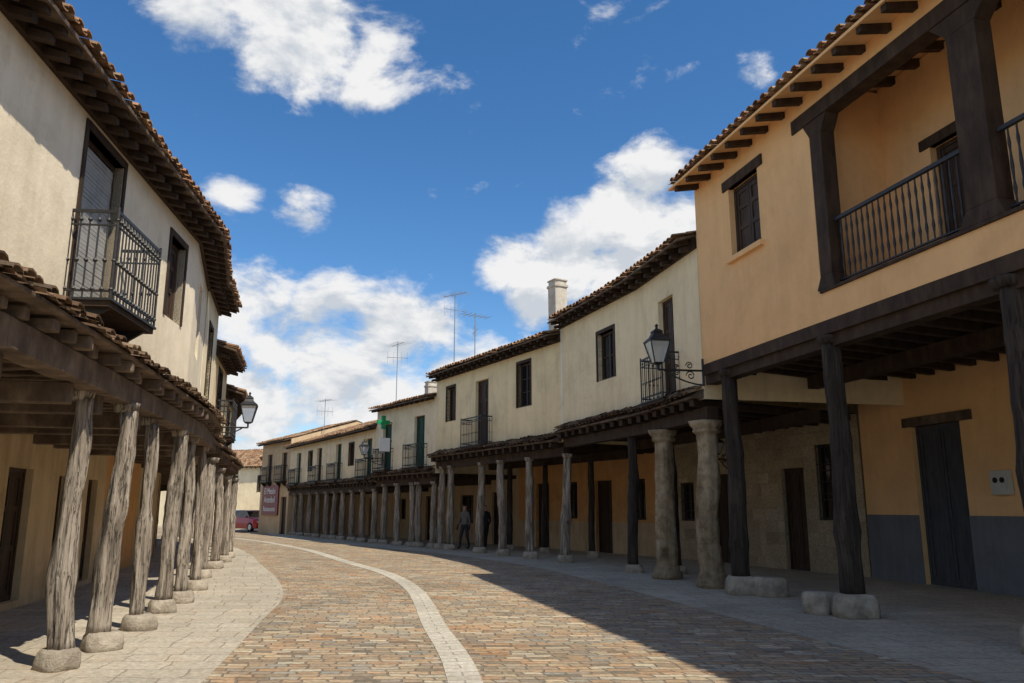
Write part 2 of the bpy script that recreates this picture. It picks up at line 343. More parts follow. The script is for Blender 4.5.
def tiles(mb, ep, rp, ze, zr, pitch=.23, row=.4, wav=.05, amp=.06, droop=True, jit=1.0, mat='roof_tile'):
    cum = [0]
    for i in range(len(ep) - 1): cum.append(cum[-1] + math.hypot(ep[i + 1][0] - ep[i][0], ep[i + 1][1] - ep[i][1]))
    Lt = cum[-1]; nc = int(Lt / pitch)
    def at(s, v):
        s = min(max(s, 0), Lt - 1e-4); i = max(k for k in range(len(cum) - 1) if cum[k] <= s); f = (s - cum[i]) / (cum[i + 1] - cum[i])
        a = lerp(ep[i], ep[i + 1], f); b_ = lerp(rp[i], rp[i + 1], f); q = lerp(a, b_, v)
        return Vector((q[0], q[1], ze + (zr - ze) * v + mnoise.noise(Vector((s * .35, v * 2, ze))) * wav))
    sl = math.dist((*ep[0], ze), (*rp[0], zr)); nr = max(1, round(sl / row))
    for j in range(nc):
        for k in range(nr):
            for typ in (0, 1):
                sj = (j + .5 + typ * .5) * pitch
                if sj > Lt - pitch * .4: continue
                w = pitch * (.34 if typ == 0 else .30); rnd = R.random()
                v0 = k / nr - (.035 / nr * 3 if k else (.05 if typ == 0 else .0) / nr) + R.uniform(-.06, .06) / nr * jit; v1 = min(1, (k + 1.12) / nr)
                dz = R.uniform(-.008, .012) * jit; dl = R.uniform(-.012, .012) * jit; h = amp * (1 if typ == 0 else -.45)
                rows = []
                for vv, lf in ((v0, .035), (v1, .0)):
                    rows.append([at(sj + dl + w * math.cos(math.pi * q / 4) * (1.06 if vv == v0 else .94), vv) + Vector((0, 0, .03 + h * math.sin(math.pi * q / 4) + lf + dz + (0.012 if typ == 0 else 0))) for q in range(5)])
                for q in range(4):
                    mb.face([rows[0][q], rows[0][q + 1], rows[1][q + 1], rows[1][q]], mat, rnd)
                if k == 0:
                    for q in range(4):
                        dn = Vector((0, 0, -.018)); mb.face([rows[0][q], rows[0][q + 1], rows[0][q + 1] + dn, rows[0][q] + dn], mat, rnd * .5)

def house(name, f, bk, side, zb, ze, k, ov, wm, bm, ops={}, bops={}, zc=None, D=9, raf=.45, rafm='wood_dark', soff='wood_old', rafh=.13,
          tiers=1, ledge=None, dado=None, beam=True, joistm='wood_dark', wood='wood_shutter', border=False, raf_in=.1, pitch=.23, upper_in=True, ovend=0):
    E = empty(name); W = MB(); J = MB(); T = MB(); TL = MB(); zt = ze + k * ov; zc = zb if zc is None else zc
    n = len(f)
    frs = [Fr(f[i], f[i + 1], side) for i in range(n - 1)]
    for i, fr in enumerate(frs):
        o = ops.get(i, []); wall(W, fr, zb, zt, o, wm)
        for q in o:
            joinery(J, fr, q, 0, wood)
            if len(q) > 5 and 'lintel' in q[5]: box(J, fr, q[0] - .2, q[1] + .2, -.1, .035, q[3], q[3] + .2, 'wood_dark')
            if len(q) > 5 and 'sill' in q[5]: box(W, fr, q[0] - .1, q[1] + .1, -.15, .09, q[2] - .1, q[2], wm)
            if len(q) > 5 and 'frame' in q[5]:
                box(J, fr, q[0] - .08, q[0], -.12, .025, q[2], q[3] + .1, 'wood_dark'); box(J, fr, q[1], q[1] + .08, -.12, .025, q[2], q[3] + .1, 'wood_dark'); box(J, fr, q[0], q[1], -.12, .027, q[3], q[3] + .1, 'wood_dark')
        if border:
            box(W, fr, 0, fr.L, .0, .012, zb, zb + .16, 'plaster_border')
    for i in range(len(bk) - 1):
        fr = Fr(bk[i], bk[i + 1], side); o = bops.get(i, [])
        wall(W, fr, 0, zc + .02, o, bm, 0, .2, uvm=True)
        if dado:
            c = 0
            for q in sorted([q for q in o if q[2] < dado[1]]) + [(fr.L, fr.L, 0, 0)]:
                if q[0] > c: box(W, fr, c, q[0], .002, .014, 0, dado[1], dado[0])
                if q[2] > .1: box(W, fr, q[0], q[1], .002, .014, 0, min(q[2], dado[1]), dado[0])
                c = q[1]
        for q in o:
            joinery(J, fr, q, 0, wood)
            if len(q) > 5 and 'lintel' in q[5]: box(J, fr, q[0] - .35, q[1] + .2, -.1, .06, q[3], q[3] + .2, 'wood_old')
            if len(q) > 5 and 'grille' in q[5]: grille(J, fr, q[0] + .02, q[1] - .02, q[2], q[3], -.03)
    for i in range(n - 1):
        W.face([(*f[i], zc + .012), (*f[i + 1], zc + .012), (*bk[i + 1], zc + .012), (*bk[i], zc + .012)], joistm, uv=[(0, 0), (1, 0), (1, 1), (0, 1)])
        nj = int(frs[i].L / .48)
        for j in range(nj):
            t = (j + .5) / nj; a = Vector((*lerp(f[i], f[i + 1], t), 0)); c = Vector((*lerp(bk[i], bk[i + 1], t), 0)); dd = (a - c).normalized(); a2 = a + dd * (ledge - .06 if ledge else -.02)
            s = Vector((-dd.y, dd.x, 0)) * .065; zz = Vector((0, 0, zc)); zl = zz - Vector((0, 0, .15 + R.uniform(-.01, .02)))
            J.hexa([a2 - s + zl, a2 + s + zl, c + s + zl, c - s + zl, a2 - s + zz, a2 + s + zz, c + s + zz, c - s + zz], joistm)
    if beam:
        for dd in (-.18, -2.6):
            p0 = offset(f, dd + .13, side); p1 = offset(f, dd - .13, side)
            for i in range(n - 1):
                J.hexa([(*p0[i], zc - .42), (*p0[i + 1], zc - .42), (*p1[i + 1], zc - .42), (*p1[i], zc - .42), (*p0[i], zc - .15), (*p0[i + 1], zc - .15), (*p1[i + 1], zc - .15), (*p1[i], zc - .15)], joistm)
    if ledge:
        e0 = offset(f, ledge, side); e1 = offset(f, .0, side)
        for i in range(n - 1):
            T.hexa([(*e0[i], zb + .01), (*e0[i + 1], zb + .01), (*e1[i + 1], zb + .01), (*e1[i], zb + .01), (*e0[i], zb + .05), (*e0[i + 1], zb + .05), (*e1[i + 1], zb + .22), (*e1[i], zb + .22)], 'wood_old')
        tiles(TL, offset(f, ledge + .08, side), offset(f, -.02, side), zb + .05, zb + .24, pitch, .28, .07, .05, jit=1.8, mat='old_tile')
    for i, fr, a in ((0, frs[0], 0), (n - 1, frs[-1], frs[-1].L)):
        W.face([fr.P(a, -.002, zb), fr.P(a, -D, zb), fr.P(a, -D, zt), fr.P(a, -D / 2, zt + k * D / 2 - .02), fr.P(a, -.002, zt)], wm, uv=[(0, 0), (1, 0), (1, 1), (.5, 1), (0, 1)])
    bb = offset(f, -D, side)
    for i in range(n - 1): W.face([(*bb[i], 0), (*bb[i + 1], 0), (*bb[i + 1], zt), (*bb[i], zt)], wm, uv=[(0, 0), (1, 0), (1, 1), (0, 1)])
    fe = list(f)
    if ovend:
        fr = frs[-1]; q = fr.P(fr.L + ovend, 0, 0); fe[-1] = (q.x, q.y)
    ee = offset(fe, ov, side); rr = offset(fe, -D / 2, side); be = offset(fe, -D - .3, side); zr = ze + k * (ov + D / 2)
    e2 = offset(fe, ov - .04, side)
    for i in range(n - 1):
        T.hexa([(*e2[i], ze - .03), (*e2[i + 1], ze - .03), (*rr[i + 1], zr - .03), (*rr[i], zr - .03), (*e2[i], ze + .02), (*e2[i + 1], ze + .02), (*rr[i + 1], zr + .02), (*rr[i], zr + .02)], soff)
        T.face([(*rr[i], zr + .05), (*rr[i + 1], zr + .05), (*be[i + 1], zt - .2), (*be[i], zt - .2)], 'roof_underlay')
    tiles(TL, ee, rr, ze + .02, zr + .02, pitch)
    fre = [Fr(fe[i], fe[i + 1], side) for i in range(n - 1)]
    for fr in fre:
        nj = max(1, int(fr.L / raf))
        for j in range(nj):
            s = (j + .5) * fr.L / nj + R.uniform(-.02, .02); w = .055
            def raf_box(d0, d1, top, h):
                z0 = ze + k * (ov - d0) - .032 - top; z1 = ze + k * (ov - d1) - .032 - top; P = fr.P
                J.hexa([P(s - w, d0, z0 - h), P(s + w, d0, z0 - h), P(s + w, d1, z1 - h * .75), P(s - w, d1, z1 - h * .75), P(s - w, d0, z0), P(s + w, d0, z0), P(s + w, d1, z1), P(s - w, d1, z1)], rafm)
            raf_box(-raf_in, ov - .09, 0, rafh)
            if tiers > 1: raf_box(-.05, ov * .6, rafh + .02, rafh * .9)
        if tiers > 1: box(J, fr, 0, fr.L, .003, .07, zt - .05 - rafh * 2, zt - .06, rafm)
    W.finish('walls', E); J.finish('woodwork', E); T.finish('roof_boards', E); TL.finish('roof_tiles', E, False)
    return E, frs

# ------------------------------------------------------------------ RIGHT SIDE
r1 = [(8.63, -2.0), (4.02, 16.6)]; r1b = [(13.6, -2.0), (8.42, 19.4)]
k1 = 1.0302
def sY(Y): return (Y + 2) * k1
LG0, LG1 = sY(5.6), sY(12.55)
E1, fr1 = house('ochre_arcaded_house', r1, r1b, 'R', 4.55, 8.45, .2, .62, 'plaster_ochre', 'plaster_ochre',
    ops={0: [(LG0, LG1, 5.0, 8.22, 'void'), (sY(14.15), sY(15.2), 6.45, 7.9, 'shutter', 'lintel sill')]},
    bops={0: [(18.9, 20.3, 0, 3.35, 'slate', 'lintel')]}, dado=('plaster_grey', 1.45), raf=.55, soff='plaster_ochre', raf_in=1.5, rafh=.15, beam=True, ovend=.1)
F = fr1[0]; mb = MB(); wd = MB()
LD = -1.45
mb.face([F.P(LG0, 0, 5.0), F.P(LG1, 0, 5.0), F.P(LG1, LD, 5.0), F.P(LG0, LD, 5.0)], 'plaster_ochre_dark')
mb.face([F.P(LG0, -.2, 5.002), F.P(LG0, LD, 5.002), F.P(LG0, LD, 8.75), F.P(LG0, -.2, 8.75)], 'plaster_ochre')
mb.face([F.P(LG1, -.2, 5.002), F.P(LG1, LD, 5.002), F.P(LG1, LD, 8.75), F.P(LG1, -.2, 8.75)], 'plaster_ochre')
Fb = Fr((F.P(0, LD, 0).x, F.P(0, LD, 0).y), (F.P(F.L, LD, 0).x, F.P(F.L, LD, 0).y), 'R')
dop = [(sY(10.55), sY(11.55), 5.0, 7.25, 'shutter')]
wall(mb, Fb, 5.0, 8.8, dop, 'plaster_ochre', a0=LG0, a1=LG1)
joinery(wd, Fb, dop[0]); box(wd, Fb, dop[0][0] - .2, dop[0][1] + .2, -.1, .03, 7.25, 7.42, 'wood_dark')
box(wd, F, LG0 - .3, LG1 + .45, -.26, .03, 7.98, 8.23, 'wood_dark')
for Yc, w in ((12.38, .15), (9.35, .24), (6.2, .2)):
    s = sY(Yc); d0, d1 = -.25, .012
    box(wd, F, s - w, s + w, d0, d1, 5.28, 7.7, 'wood_dark')
    P = F.P
    wd.hexa([P(s - w, d0, 7.7), P(s + w, d0, 7.7), P(s + w, d1, 7.7), P(s - w, d1, 7.7), P(s - w * 2.1, d0, 7.975), P(s + w * 2.1, d0, 7.975), P(s + w * 2.1, d1, 7.975), P(s - w * 2.1, d1, 7.975)], 'wood_dark')
    wd.hexa([P(s - w * 1.5, d0 - .05, 5.05), P(s + w * 1.5, d0 - .05, 5.05), P(s + w * 1.5, d1 + .03, 5.05), P(s - w * 1.5, d1 + .03, 5.05), P(s - w, d0, 5.28), P(s + w, d0, 5.28), P(s + w, d1, 5.28), P(s - w, d1, 5.28)], 'wood_dark')
box(wd, F, LG0, LG1, -.28, .04, 5.0, 5.05, 'wood_dark')
box(wd, F, 0, F.L, -.28, .02, 4.32, 4.54, 'wood_dark')
def spindle(s, d, z0, z1):
    h = z1 - z0; pr = [(0, .014), (.1, .014), (.2, .026), (.3, .014), (.5, .024), (.7, .014), (.8, .024), (.9, .014), (1, .014)]
    wd.loft([[F.P(s + r * math.cos(a), d + r * math.sin(a), z0 + h * q) for a in [k * math.pi / 3 for k in range(6)]] for q, r in pr], 'iron_black')
for a, c in ((sY(9.62), sY(12.2)), (sY(6.45), sY(9.08))):
    box(wd, F, a, c, -.13, -.07, 6.12, 6.18, 'iron_black'); box(wd, F, a, c, -.12, -.08, 5.12, 5.15, 'iron_black')
    n = int((c - a) / .125)
    for i in range(1, n): spindle(a + (c - a) * i / n, -.1, 5.15, 6.12)
mb.finish('loggia_room', E1); wd.finish('loggia_woodwork', E1, False, .012)
for Yc in (15.75, 12.56, 9.2, 5.6, 2.0):
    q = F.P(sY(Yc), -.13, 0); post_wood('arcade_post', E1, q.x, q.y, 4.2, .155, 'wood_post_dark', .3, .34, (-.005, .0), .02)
def stone_block(x, y, sx, h, rot):
    mb = MB(); lathe(mb, x, y, [(-.02, sx), (h * .2, sx * 1.04), (h * .85, sx), (h, sx * .86)], 'stone_base', 5, 24, .06, (0, 0), x * 3, rot); mb.finish('footing_stone_block', None, True)
stone_block(4.83, 15.5, .26, .34, .3); stone_block(4.78, 12.95, .2, .33, .5)
Fm = Fr(r1b[0], r1b[1], 'R'); mm = MB(); a = 17.75
box(mm, Fm, a, a + .42, .016, .12, 1.85, 2.3, 'meter_plastic'); box(mm, Fm, a + .03, a + .39, .12, .13, 1.88, 2.27, 'meter_plastic')
for ds in (.13, .29):
    c = Fm.P(a + ds, .13, 2.12); tube(mm, c, c + Fm.n * .012, .055, 'glass_dark', 14)
mm.finish('electric_meter_box')
r2 = [(4.05, 16.75), (3.25, 20.2), (1.55, 24.9)]; r2b = [(8.42, 19.5), (6.95, 23.0), (5.2, 27.0)]
E2, f2 = house('cream_arcaded_house', r2, r2b, 'R', 3.85, 7.35, .28, .5, 'plaster_cream2', 'stone_wall',
    ops={0: [(1.35, 2.2, 4.05, 6.5, 'shutter')], 1: [(1.35, 2.35, 5.1, 6.45, 'glass', 'frame')]},
    bops={0: [(.7, 1.5, 1.3, 3.2, 'glass', 'grille'), (1.95, 2.8, 0, 2.65, 'door')], 1: [(1.2, 2.1, 0, 2.6, 'door'), (3, 3.7, 1.2, 2.4, 'glass', 'grille')]},
    ledge=.28, tiers=2, border=True)
balcony('balcony', E2, f2[0], 1.15, 2.4, 4.05, 1.02, .42)
mb = MB(); fr = f2[1]
box(mb, fr, fr.L - .12, fr.L, .001, .014, 3.85 + .17, 7.3, 'plaster_border'); mb.finish('corner_band', E2)
def onseg(fr, s, d): q = fr.P(s, d, 0); return q.x, q.y
def sAt(fr, Y, i=0): return (Y - fr.o.y) / fr.t.y
for Y in (17.05, 19.2):
    x, y = onseg(f2[0], sAt(f2[0], Y), -.12); col_stone('stone_column', E2, x, y, 3.42)
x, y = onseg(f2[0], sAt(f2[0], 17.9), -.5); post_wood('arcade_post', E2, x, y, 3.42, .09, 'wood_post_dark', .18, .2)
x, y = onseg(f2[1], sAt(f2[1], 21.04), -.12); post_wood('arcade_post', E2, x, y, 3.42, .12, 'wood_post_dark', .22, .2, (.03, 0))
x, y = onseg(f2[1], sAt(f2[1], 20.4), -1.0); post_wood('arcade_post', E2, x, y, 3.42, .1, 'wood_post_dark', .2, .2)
r3 = [(1.55, 24.9), (-3.15, 33.2)]; r3b = [(5.2, 27.0), (.3, 35.4)]
E3, f3 = house('long_cream_arcaded_house', r3, r3b, 'R', 3.6, 6.95, .25, .55, 'plaster_cream', 'plaster_orange',
    ops={0: [(1.9, 2.75, 4.95, 6.45, 'glass', 'frame'), (4.9, 5.95, 3.85, 6.3, 'shutter'), (7.75, 8.5, 5.0, 6.35, 'glass', 'frame')]},
    bops={0: [(1.2, 2.0, 1.2, 2.6, 'glass', 'grille'), (3.1, 4.1, 0, 2.6, 'door'), (5.3, 6.1, 1.2, 2.6, 'glass'), (7.3, 8.3, 0, 2.6, 'door')]},
    ledge=.35, tiers=2, dado=('plaster_tan', 1.1))
balcony('balcony', E3, f3[0], 4.6, 6.25, 3.85, 1.0, .45)
for Y, dx in ((24.95, .03), (26.8, 0), (28.4, -.02), (29.9, .02), (32.1, 0), (32.9, .02)):
    x, y = onseg(f3[0], sAt(f3[0], Y), -.12); post_wood('arcade_post', E3, x, y, 3.15, .13, 'wood_post', .24, .22, (dx, 0))
for s in (1.6, 4.6, 7.2):
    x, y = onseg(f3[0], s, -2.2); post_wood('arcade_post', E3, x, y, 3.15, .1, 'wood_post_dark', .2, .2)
r4 = [(-3.15, 33.2), (-6.4, 38.0)]; r4b = [(.3, 35.4), (-3.4, 40.3)]
E4, f4 = house('pharmacy_house', r4, r4b, 'R', 3.0, 6.1, .25, .5, 'plaster_pale', 'plaster_tan',
    ops={0: [(1.0, 1.95, 3.3, 5.5, 'green'), (4.2, 5.1, 3.3, 5.4, 'green')]}, bops={0: [(1, 2, 0, 2.3, 'door'), (3.5, 4.6, .9, 2.2, 'glass')]}, ledge=.25, tiers=1)
balcony('balcony', E4, f4[0], .75, 2.2, 3.3, .95, .4)
balcony('balcony', E4, f4[0], 4.0, 5.3, 3.3, .95, .4)
for s in (.3, 1.6, 2.2, 3.6, 5.0):
    x, y = onseg(f4[0], s, -.12); post_wood('arcade_post', E4, x, y, 2.58, .13, 'wood_post', .24, .2)
r5 = [(-6.4, 38.0), (-10.1, 44.4), (-14.0, 51.0)]; r5b = [(-3.4, 40.3), (-7.0, 46.2), (-10.9, 52.8)]
E5, f5 = house('low_arcaded_house', r5, r5b, 'R', 2.8, 5.3, .33, .45, 'plaster_cream2', 'plaster_tan',
    ops={0: [(.6, 1.5, 3.0, 4.9, 'green'), (3.2, 3.9, 3.7, 4.8, 'glass', 'frame'), (5.2, 6.1, 3.0, 4.95, 'green')], 1: [(1.2, 2.1, 3.0, 4.95, 'shutter'), (3.0, 3.7, 3.7, 4.8, 'glass', 'frame'), (5.3, 6.2, 3.0, 4.9, 'green')]},
    bops={0: [(1, 2, 0, 2.2, 'door'), (4.5, 5.3, 1, 2.1, 'glass')], 1: [(2, 3, 0, 2.2, 'door')]}, ledge=.2)
for fi, s in ((0, .35), (0, 4.95), (1, .95), (1, 5.05)): balcony('balcony', E5, f5[fi], s, s + 1.4, 3.0, .9, .4)
for fi in (0, 1):
    for s in (.3, 1.9, 3.4, 5.0, 6.4):
        x, y = onseg(f5[fi], s, -.12); post_wood('arcade_post', E5, x, y, 2.38, .13, 'wood_post', .24, .2)
r6 = [(-14.0, 51.0), (-17.1, 55.3)]; r6b = offset(r6, -.3, 'R')
E6, f6 = house('restaurant_house', r6, r6b, 'R', 0.0, 5.8, .3, .5, 'plaster_tan', 'plaster_tan',
    ops={0: [(.6, 1.5, 3.3, 5.1, 'shutter'), (3.3, 4.2, 3.3, 5.1, 'shutter'), (.3, 1.3, 0, 2.3, 'door')]}, zc=.05, beam=False, tiers=1)
balcony('balcony', E6, f6[0], .4, 1.7, 3.3, .95, .4); balcony('balcony', E6, f6[0], 3.1, 4.4, 3.3, .95, .4)
SG = empty('restaurant_sign'); mb = MB(); fr = f6[0]
box(mb, fr, 1.6, 4.6, .03, .1, 1.15, 3.05, 'sign_red'); mb.finish('board', SG)
for txt, z, s in (('El Mesón', 2.5, .58), ('Arambol', 1.95, .58), ('Restaurante', 1.4, .46)):
    cu = bpy.data.curves.new('lettering', 'FONT'); cu.body = txt; cu.size = s; cu.align_x = 'CENTER'; cu.extrude = .008; cu.materials.append(MT['paint_white'])
    o = bpy.data.objects.new('lettering', cu); scene.collection.objects.link(o); o.parent = SG
    o.location = fr.P(3.1, .112, z); o.rotation_euler = (math.pi / 2, 0, math.atan2(-fr.t.y, -fr.t.x))
rr = [(-17.5, 72.0), (-36.0, 76.0)]
E7, f7 = house('far_house', rr, offset(rr, -.3, 'R'), 'R', 0, 5.2, .38, .5, 'plaster_pale', 'plaster_pale',
    ops={0: [(4.5, 5.5, 3, 4.4, 'glass', 'frame'), (7.5, 8.5, 2.8, 4.5, 'shutter'), (10.5, 11.5, 3, 4.4, 'glass')]}, zc=.05, beam=False)
r8 = [(-17.3, 56.5), (-18.5, 68.0)]
E8, f8 = house('corner_house', r8, offset(r8, -.3, 'R'), 'R', 0, 5.0, .3, .4, 'plaster_yellow', 'plaster_yellow', ops={0: [(3, 4, 2.8, 4.2, 'shutter'), (7, 8, 2.8, 4.2, 'shutter')]}, zc=.05, beam=False)

# ------------------------------------------------------------------ LEFT SIDE
l1 = [(-4.6, 1.5), (-5.2, 7.5), (-5.95, 14.5), (-7.05, 17.9)]; l1b = [(-6.2, 1.5), (-7.05, 8.0), (-8.3, 14.6), (-9.3, 18.6)]
EL, fl = house('white_arcaded_house', l1, l1b, 'L', 3.3, 6.66, .28, .52, 'plaster_white', 'plaster_tan',
    ops={1: [(1.95, 3.2, 4.1, 6.35, 'blind', 'frame'), (5.45, 6.3, 4.75, 6.15, 'shutter', 'frame')], 2: [(1.2, 2.0, 4.6, 6.1, 'shutter')]},
    bops={1: [(4.9, 5.9, 0.12, 2.25, 'door'), (.6, 1.6, 0.12, 2.3, 'door')], 2: [(.5, 1.1, .9, 2.2, 'glass'), (2.6, 3.4, .1, 2.2, 'door')]},
    zc=3.28, tiers=2, raf=.36, beam=False, rafh=.12, joistm='wood_old', D=8)
balcony('balcony', EL, fl[1], 1.8, 3.4, 4.08, 1.1, .54, gap=.1, fat=1.35)
bp_ = [(-3.45, 1.5), (-4.1, 6.15), (-4.55, 8.7), (-5.1, 11.4), (-5.72, 14.5), (-6.55, 17.3)]
wp_ = [(-4.62, 1.5), (-5.07, 6.15), (-5.34, 8.7), (-5.63, 11.4), (-5.97, 14.5), (-6.87, 17.3)]
mb = MB(); p0 = offset(bp_, .13, 'L'); p1 = offset(bp_, -.13, 'L')
for i in range(5):
    zz = [R.uniform(-.02, .02) for _ in range(2)]
    mb.hexa([(*p0[i], 2.84 + zz[0]), (*p0[i + 1], 2.84 + zz[1]), (*p1[i + 1], 2.84 + zz[1]), (*p1[i], 2.84 + zz[0]), (*p0[i], 3.1), (*p0[i + 1], 3.1), (*p1[i + 1], 3.1), (*p1[i], 3.1)], 'wood_old')
    f_ = Fr(bp_[i], bp_[i + 1], 'L'); n = int(f_.L / .4)
    for j in range(n):
        s = (j + .5) * f_.L / n + R.uniform(-.06, .06); h = R.uniform(.09, .14); w = R.uniform(.045, .08); e = .24 + R.uniform(-.08, .08)
        box(mb, f_, s - w, s + w, -2.2, e, 3.105, 3.105 + h, 'wood_old')
    n = int(f_.L / 1.2)
    for j in range(n + 1):
        if j % 2 == 0: box(mb, f_, max(.1, j * f_.L / (n + 1)), max(.1, j * f_.L / (n + 1)) + .18, -2.3, .0, 2.62, 2.83, 'wood_old')
q0 = offset(bp_, .3, 'L')
for i in range(5):
    mb.hexa([(*q0[i], 3.24), (*q0[i + 1], 3.24), (*wp_[i + 1], 3.24), (*wp_[i], 3.24), (*q0[i], 3.29), (*q0[i + 1], 3.29), (*wp_[i + 1], 3.55), (*wp_[i], 3.55)], 'wood_old')
mb.finish('arcade_beams', EL, False, .015)
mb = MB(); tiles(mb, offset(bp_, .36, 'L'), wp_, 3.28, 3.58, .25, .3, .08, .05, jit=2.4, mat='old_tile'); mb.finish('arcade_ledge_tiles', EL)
for (x, y, r, ln) in ((-4.62, 8.62, .10, (-.02, 0)), (-4.74, 9.75, .105, (.01, 0)), (-5.05, 11.3, .075, (-.03, 0)), (-5.47, 13.1, .10, (.02, 0)), (-5.72, 14.4, .085, (.0, 0)), (-4.0, 5.4, .11, (0, 0)), (-6.3, 16.6, .085, (-.02, 0))):
    post_wood('arcade_post', EL, x, y, 2.76, r, 'wood_post', .19, .2, ln, .055, True, R.uniform(0, 1), .035)
for i, (p, q, zb, ze, wm, side_ops, nm) in enumerate([
    ((-7.05, 17.95), (-7.8, 20.7), 3.1, 6.75, 'plaster_pale', [(.8, 1.6, 4.2, 5.9, 'shutter', 'frame')], 'tall_arcaded_house'),
    ((-7.8, 20.7), (-8.65, 24.0), 3.0, 5.7, 'plaster_yellow', [(1.0, 1.9, 3.5, 5.3, 'shutter', 'frame')], 'yellow_arcaded_house'),
    ((-8.65, 24.0), (-9.75, 28.0), 2.9, 5.0, 'plaster_cream', [(1.0, 1.8, 3.5, 4.6, 'glass', 'frame'), (2.8, 3.5, 3.5, 4.6, 'glass')], 'cream_cottage'),
    ((-9.75, 28.0), (-13.2, 36.0), 2.9, 5.2, 'plaster_white', [(2, 3, 3.5, 4.6, 'glass')], 'white_cottage'),
    ((-13.2, 36.0), (-20.5, 46.0), 2.9, 5.4, 'plaster_pale', [(2, 3, 3.5, 4.6, 'glass')], 'pale_cottage'),
    ((-20.5, 46.0), (-32, 54.0), 2.9, 5.4, 'plaster_cream', [(2, 3, 3.5, 4.6, 'glass')], 'bend_cottage')]):
    f = [p, q]; bk = offset(f, -2.2, 'L')
    E, fx = house(nm, f, bk, 'L', zb, ze, .3, .55, wm, 'plaster_orange' if i < 2 else 'plaster_tan', ops={0: side_ops}, bops={0: [(.8, 1.5, .9, 2.2, 'glass')]}, zc=zb, tiers=2, D=7, ledge=.35, joistm='wood_old')
    n = max(1, round(fx[0].L / 2.6))
    for j in range(n):
        s = (j + .5) * fx[0].L / n; x, y = onseg(fx[0], s, .2); post_wood('arcade_post', E, x, y, zb - .42, .11, 'wood_post', .2, .2, None, .04)
    if i == 1: balcony('balcony', E, fx[0], .8, 2.1, 3.5, .95, .45)

# ------------------------------------------------------------------ chimney, antennas
def chimney(x, y, z0, z1, w):
    mb = MB(); lathe(mb, x, y, [(z0, w), (z1 - .3, w), (z1 - .28, w * 1.15), (z1 - .2, w * 1.15), (z1 - .19, w * .95), (z1 - .05, w * .95), (z1 - .04, w * 1.1), (z1, w * 1.1)], 'chimney_render', 12, 24, .02, (0, 0), x, .5); mb.finish('chimney')
chimney(1.7, 28.6, 7.2, 9.85, .27); chimney(-4.2, 41, 6, 8.0, .25)
def antenna(x, y, z0, z1, ang, els=8, boom=1.3, kind=0):
    mb = MB(); tube(mb, (x, y, z0), (x, y, z1), .022, 'aluminium'); d = Vector((math.cos(ang), math.sin(ang), 0)); s = Vector((-d.y, d.x, 0)); c = Vector((x, y, z1 - .12))
    tube(mb, c - d * boom / 2, c + d * boom / 2, .014, 'aluminium')
    for i in range(els):
        p = c + d * boom * (i / (els - 1) - .5); L = .42 - .02 * i; tube(mb, p - s * L, p + s * L, .009, 'aluminium', 4)
    c2 = c - Vector((0, 0, .7)); s2 = (s + d * .4).normalized(); tube(mb, c2 - s2 * .55, c2 + s2 * .55, .012, 'aluminium')
    for k in (-.5, -.2, .2, .5): tube(mb, c2 + s2 * k - Vector((0, 0, .3)), c2 + s2 * k + Vector((0, 0, .3)), .008, 'aluminium', 4)
    mb.finish('tv_antenna')
antenna(-2.5, 34.0, 7.0, 10.9, 2.5); antenna(-1.6, 33.8, 7.0, 9.9, .6, 6); antenna(-5.9, 40.5, 6.0, 10.0, 2.2, 7); antenna(-12.2, 52, 5.2, 8.6, 2.4, 6)

# ------------------------------------------------------------------ lanterns
def lantern(base, n, reach, zl, size, up=.3):
    E = empty('wall_lantern'); mb = MB(); n = Vector((n[0], n[1], 0)).normalized(); t = Vector((-n.y, n.x, 0)); B = Vector((base[0], base[1], zl - .1)); c = B + n * reach
    path(mb, [B, B + n * reach * .5, c], .022, 'iron_black'); path(mb, [B + Vector((0, 0, -.32)), B + Vector((0, 0, .25))], .026, 'iron_black')
    path(mb, [B + Vector((0, 0, -.3)) + n * reach * .86 * q + Vector((0, 0, .28 * q ** 1.8)) for q in [i / 8 for i in range(9)]], .016, 'iron_black')
    def scroll(o, r, sg):
        path(mb, [o + n * sg * r * (1 - a / 11) * math.cos(a) + Vector((0, 0, r * (1 - a / 11) * math.sin(a))) for a in [i * .5 for i in range(19)]], .013, 'iron_black', 5)
    scroll(B + n * reach * .28 + Vector((0, 0, -.11)), .1, 1); scroll(B + n * reach * .58 + Vector((0, 0, -.06)), .06, -1); scroll(B + n * reach * .3 + Vector((0, 0, .1)), .08, 1); scroll(B + n * reach * .6 + Vector((0, 0, .07)), .055, -1)
    S = size
    def ring(z, w): return [c + Vector((0, 0, z)) + (n * math.cos(a) + t * math.sin(a)) * w for a in [math.pi / 4 + k * math.pi / 2 for k in range(4)]]
    mb.loft([ring(0, .03 * S), ring(.1, .03 * S), ring(.11, .1 * S), ring(.14, .13 * S)], 'iron_black')
    b0 = ring(.14, .135 * S); b1 = ring(.14 + .42 * S, .28 * S)
    g = MB(); g.loft([ring(.145, .128 * S), ring(.14 + .415 * S, .27 * S)], 'lantern_glass')
    for k in range(4):
        tube(mb, b0[k], b1[k], .015 * S, 'iron_black', 4); tube(mb, b1[k], b1[(k + 1) % 4], .018 * S, 'iron_black', 4)
    z = .14 + .42 * S
    mb.loft([ring(z, .30 * S), ring(z + .02, .305 * S), ring(z + .1 * S, .18 * S), ring(z + .18 * S, .12 * S), ring(z + .19 * S, .14 * S), ring(z + .22 * S, .13 * S), ring(z + .27 * S, .03 * S), ring(z + .31 * S, .03 * S), ring(z + .33 * S, .045 * S), ring(z + .37 * S, .005)], 'iron_black')
    mb.finish('frame_and_bracket', E); g.finish('glass', E)
lantern((3.98, 16.45), (-.985, -.17), .98, 4.5, 1.05)
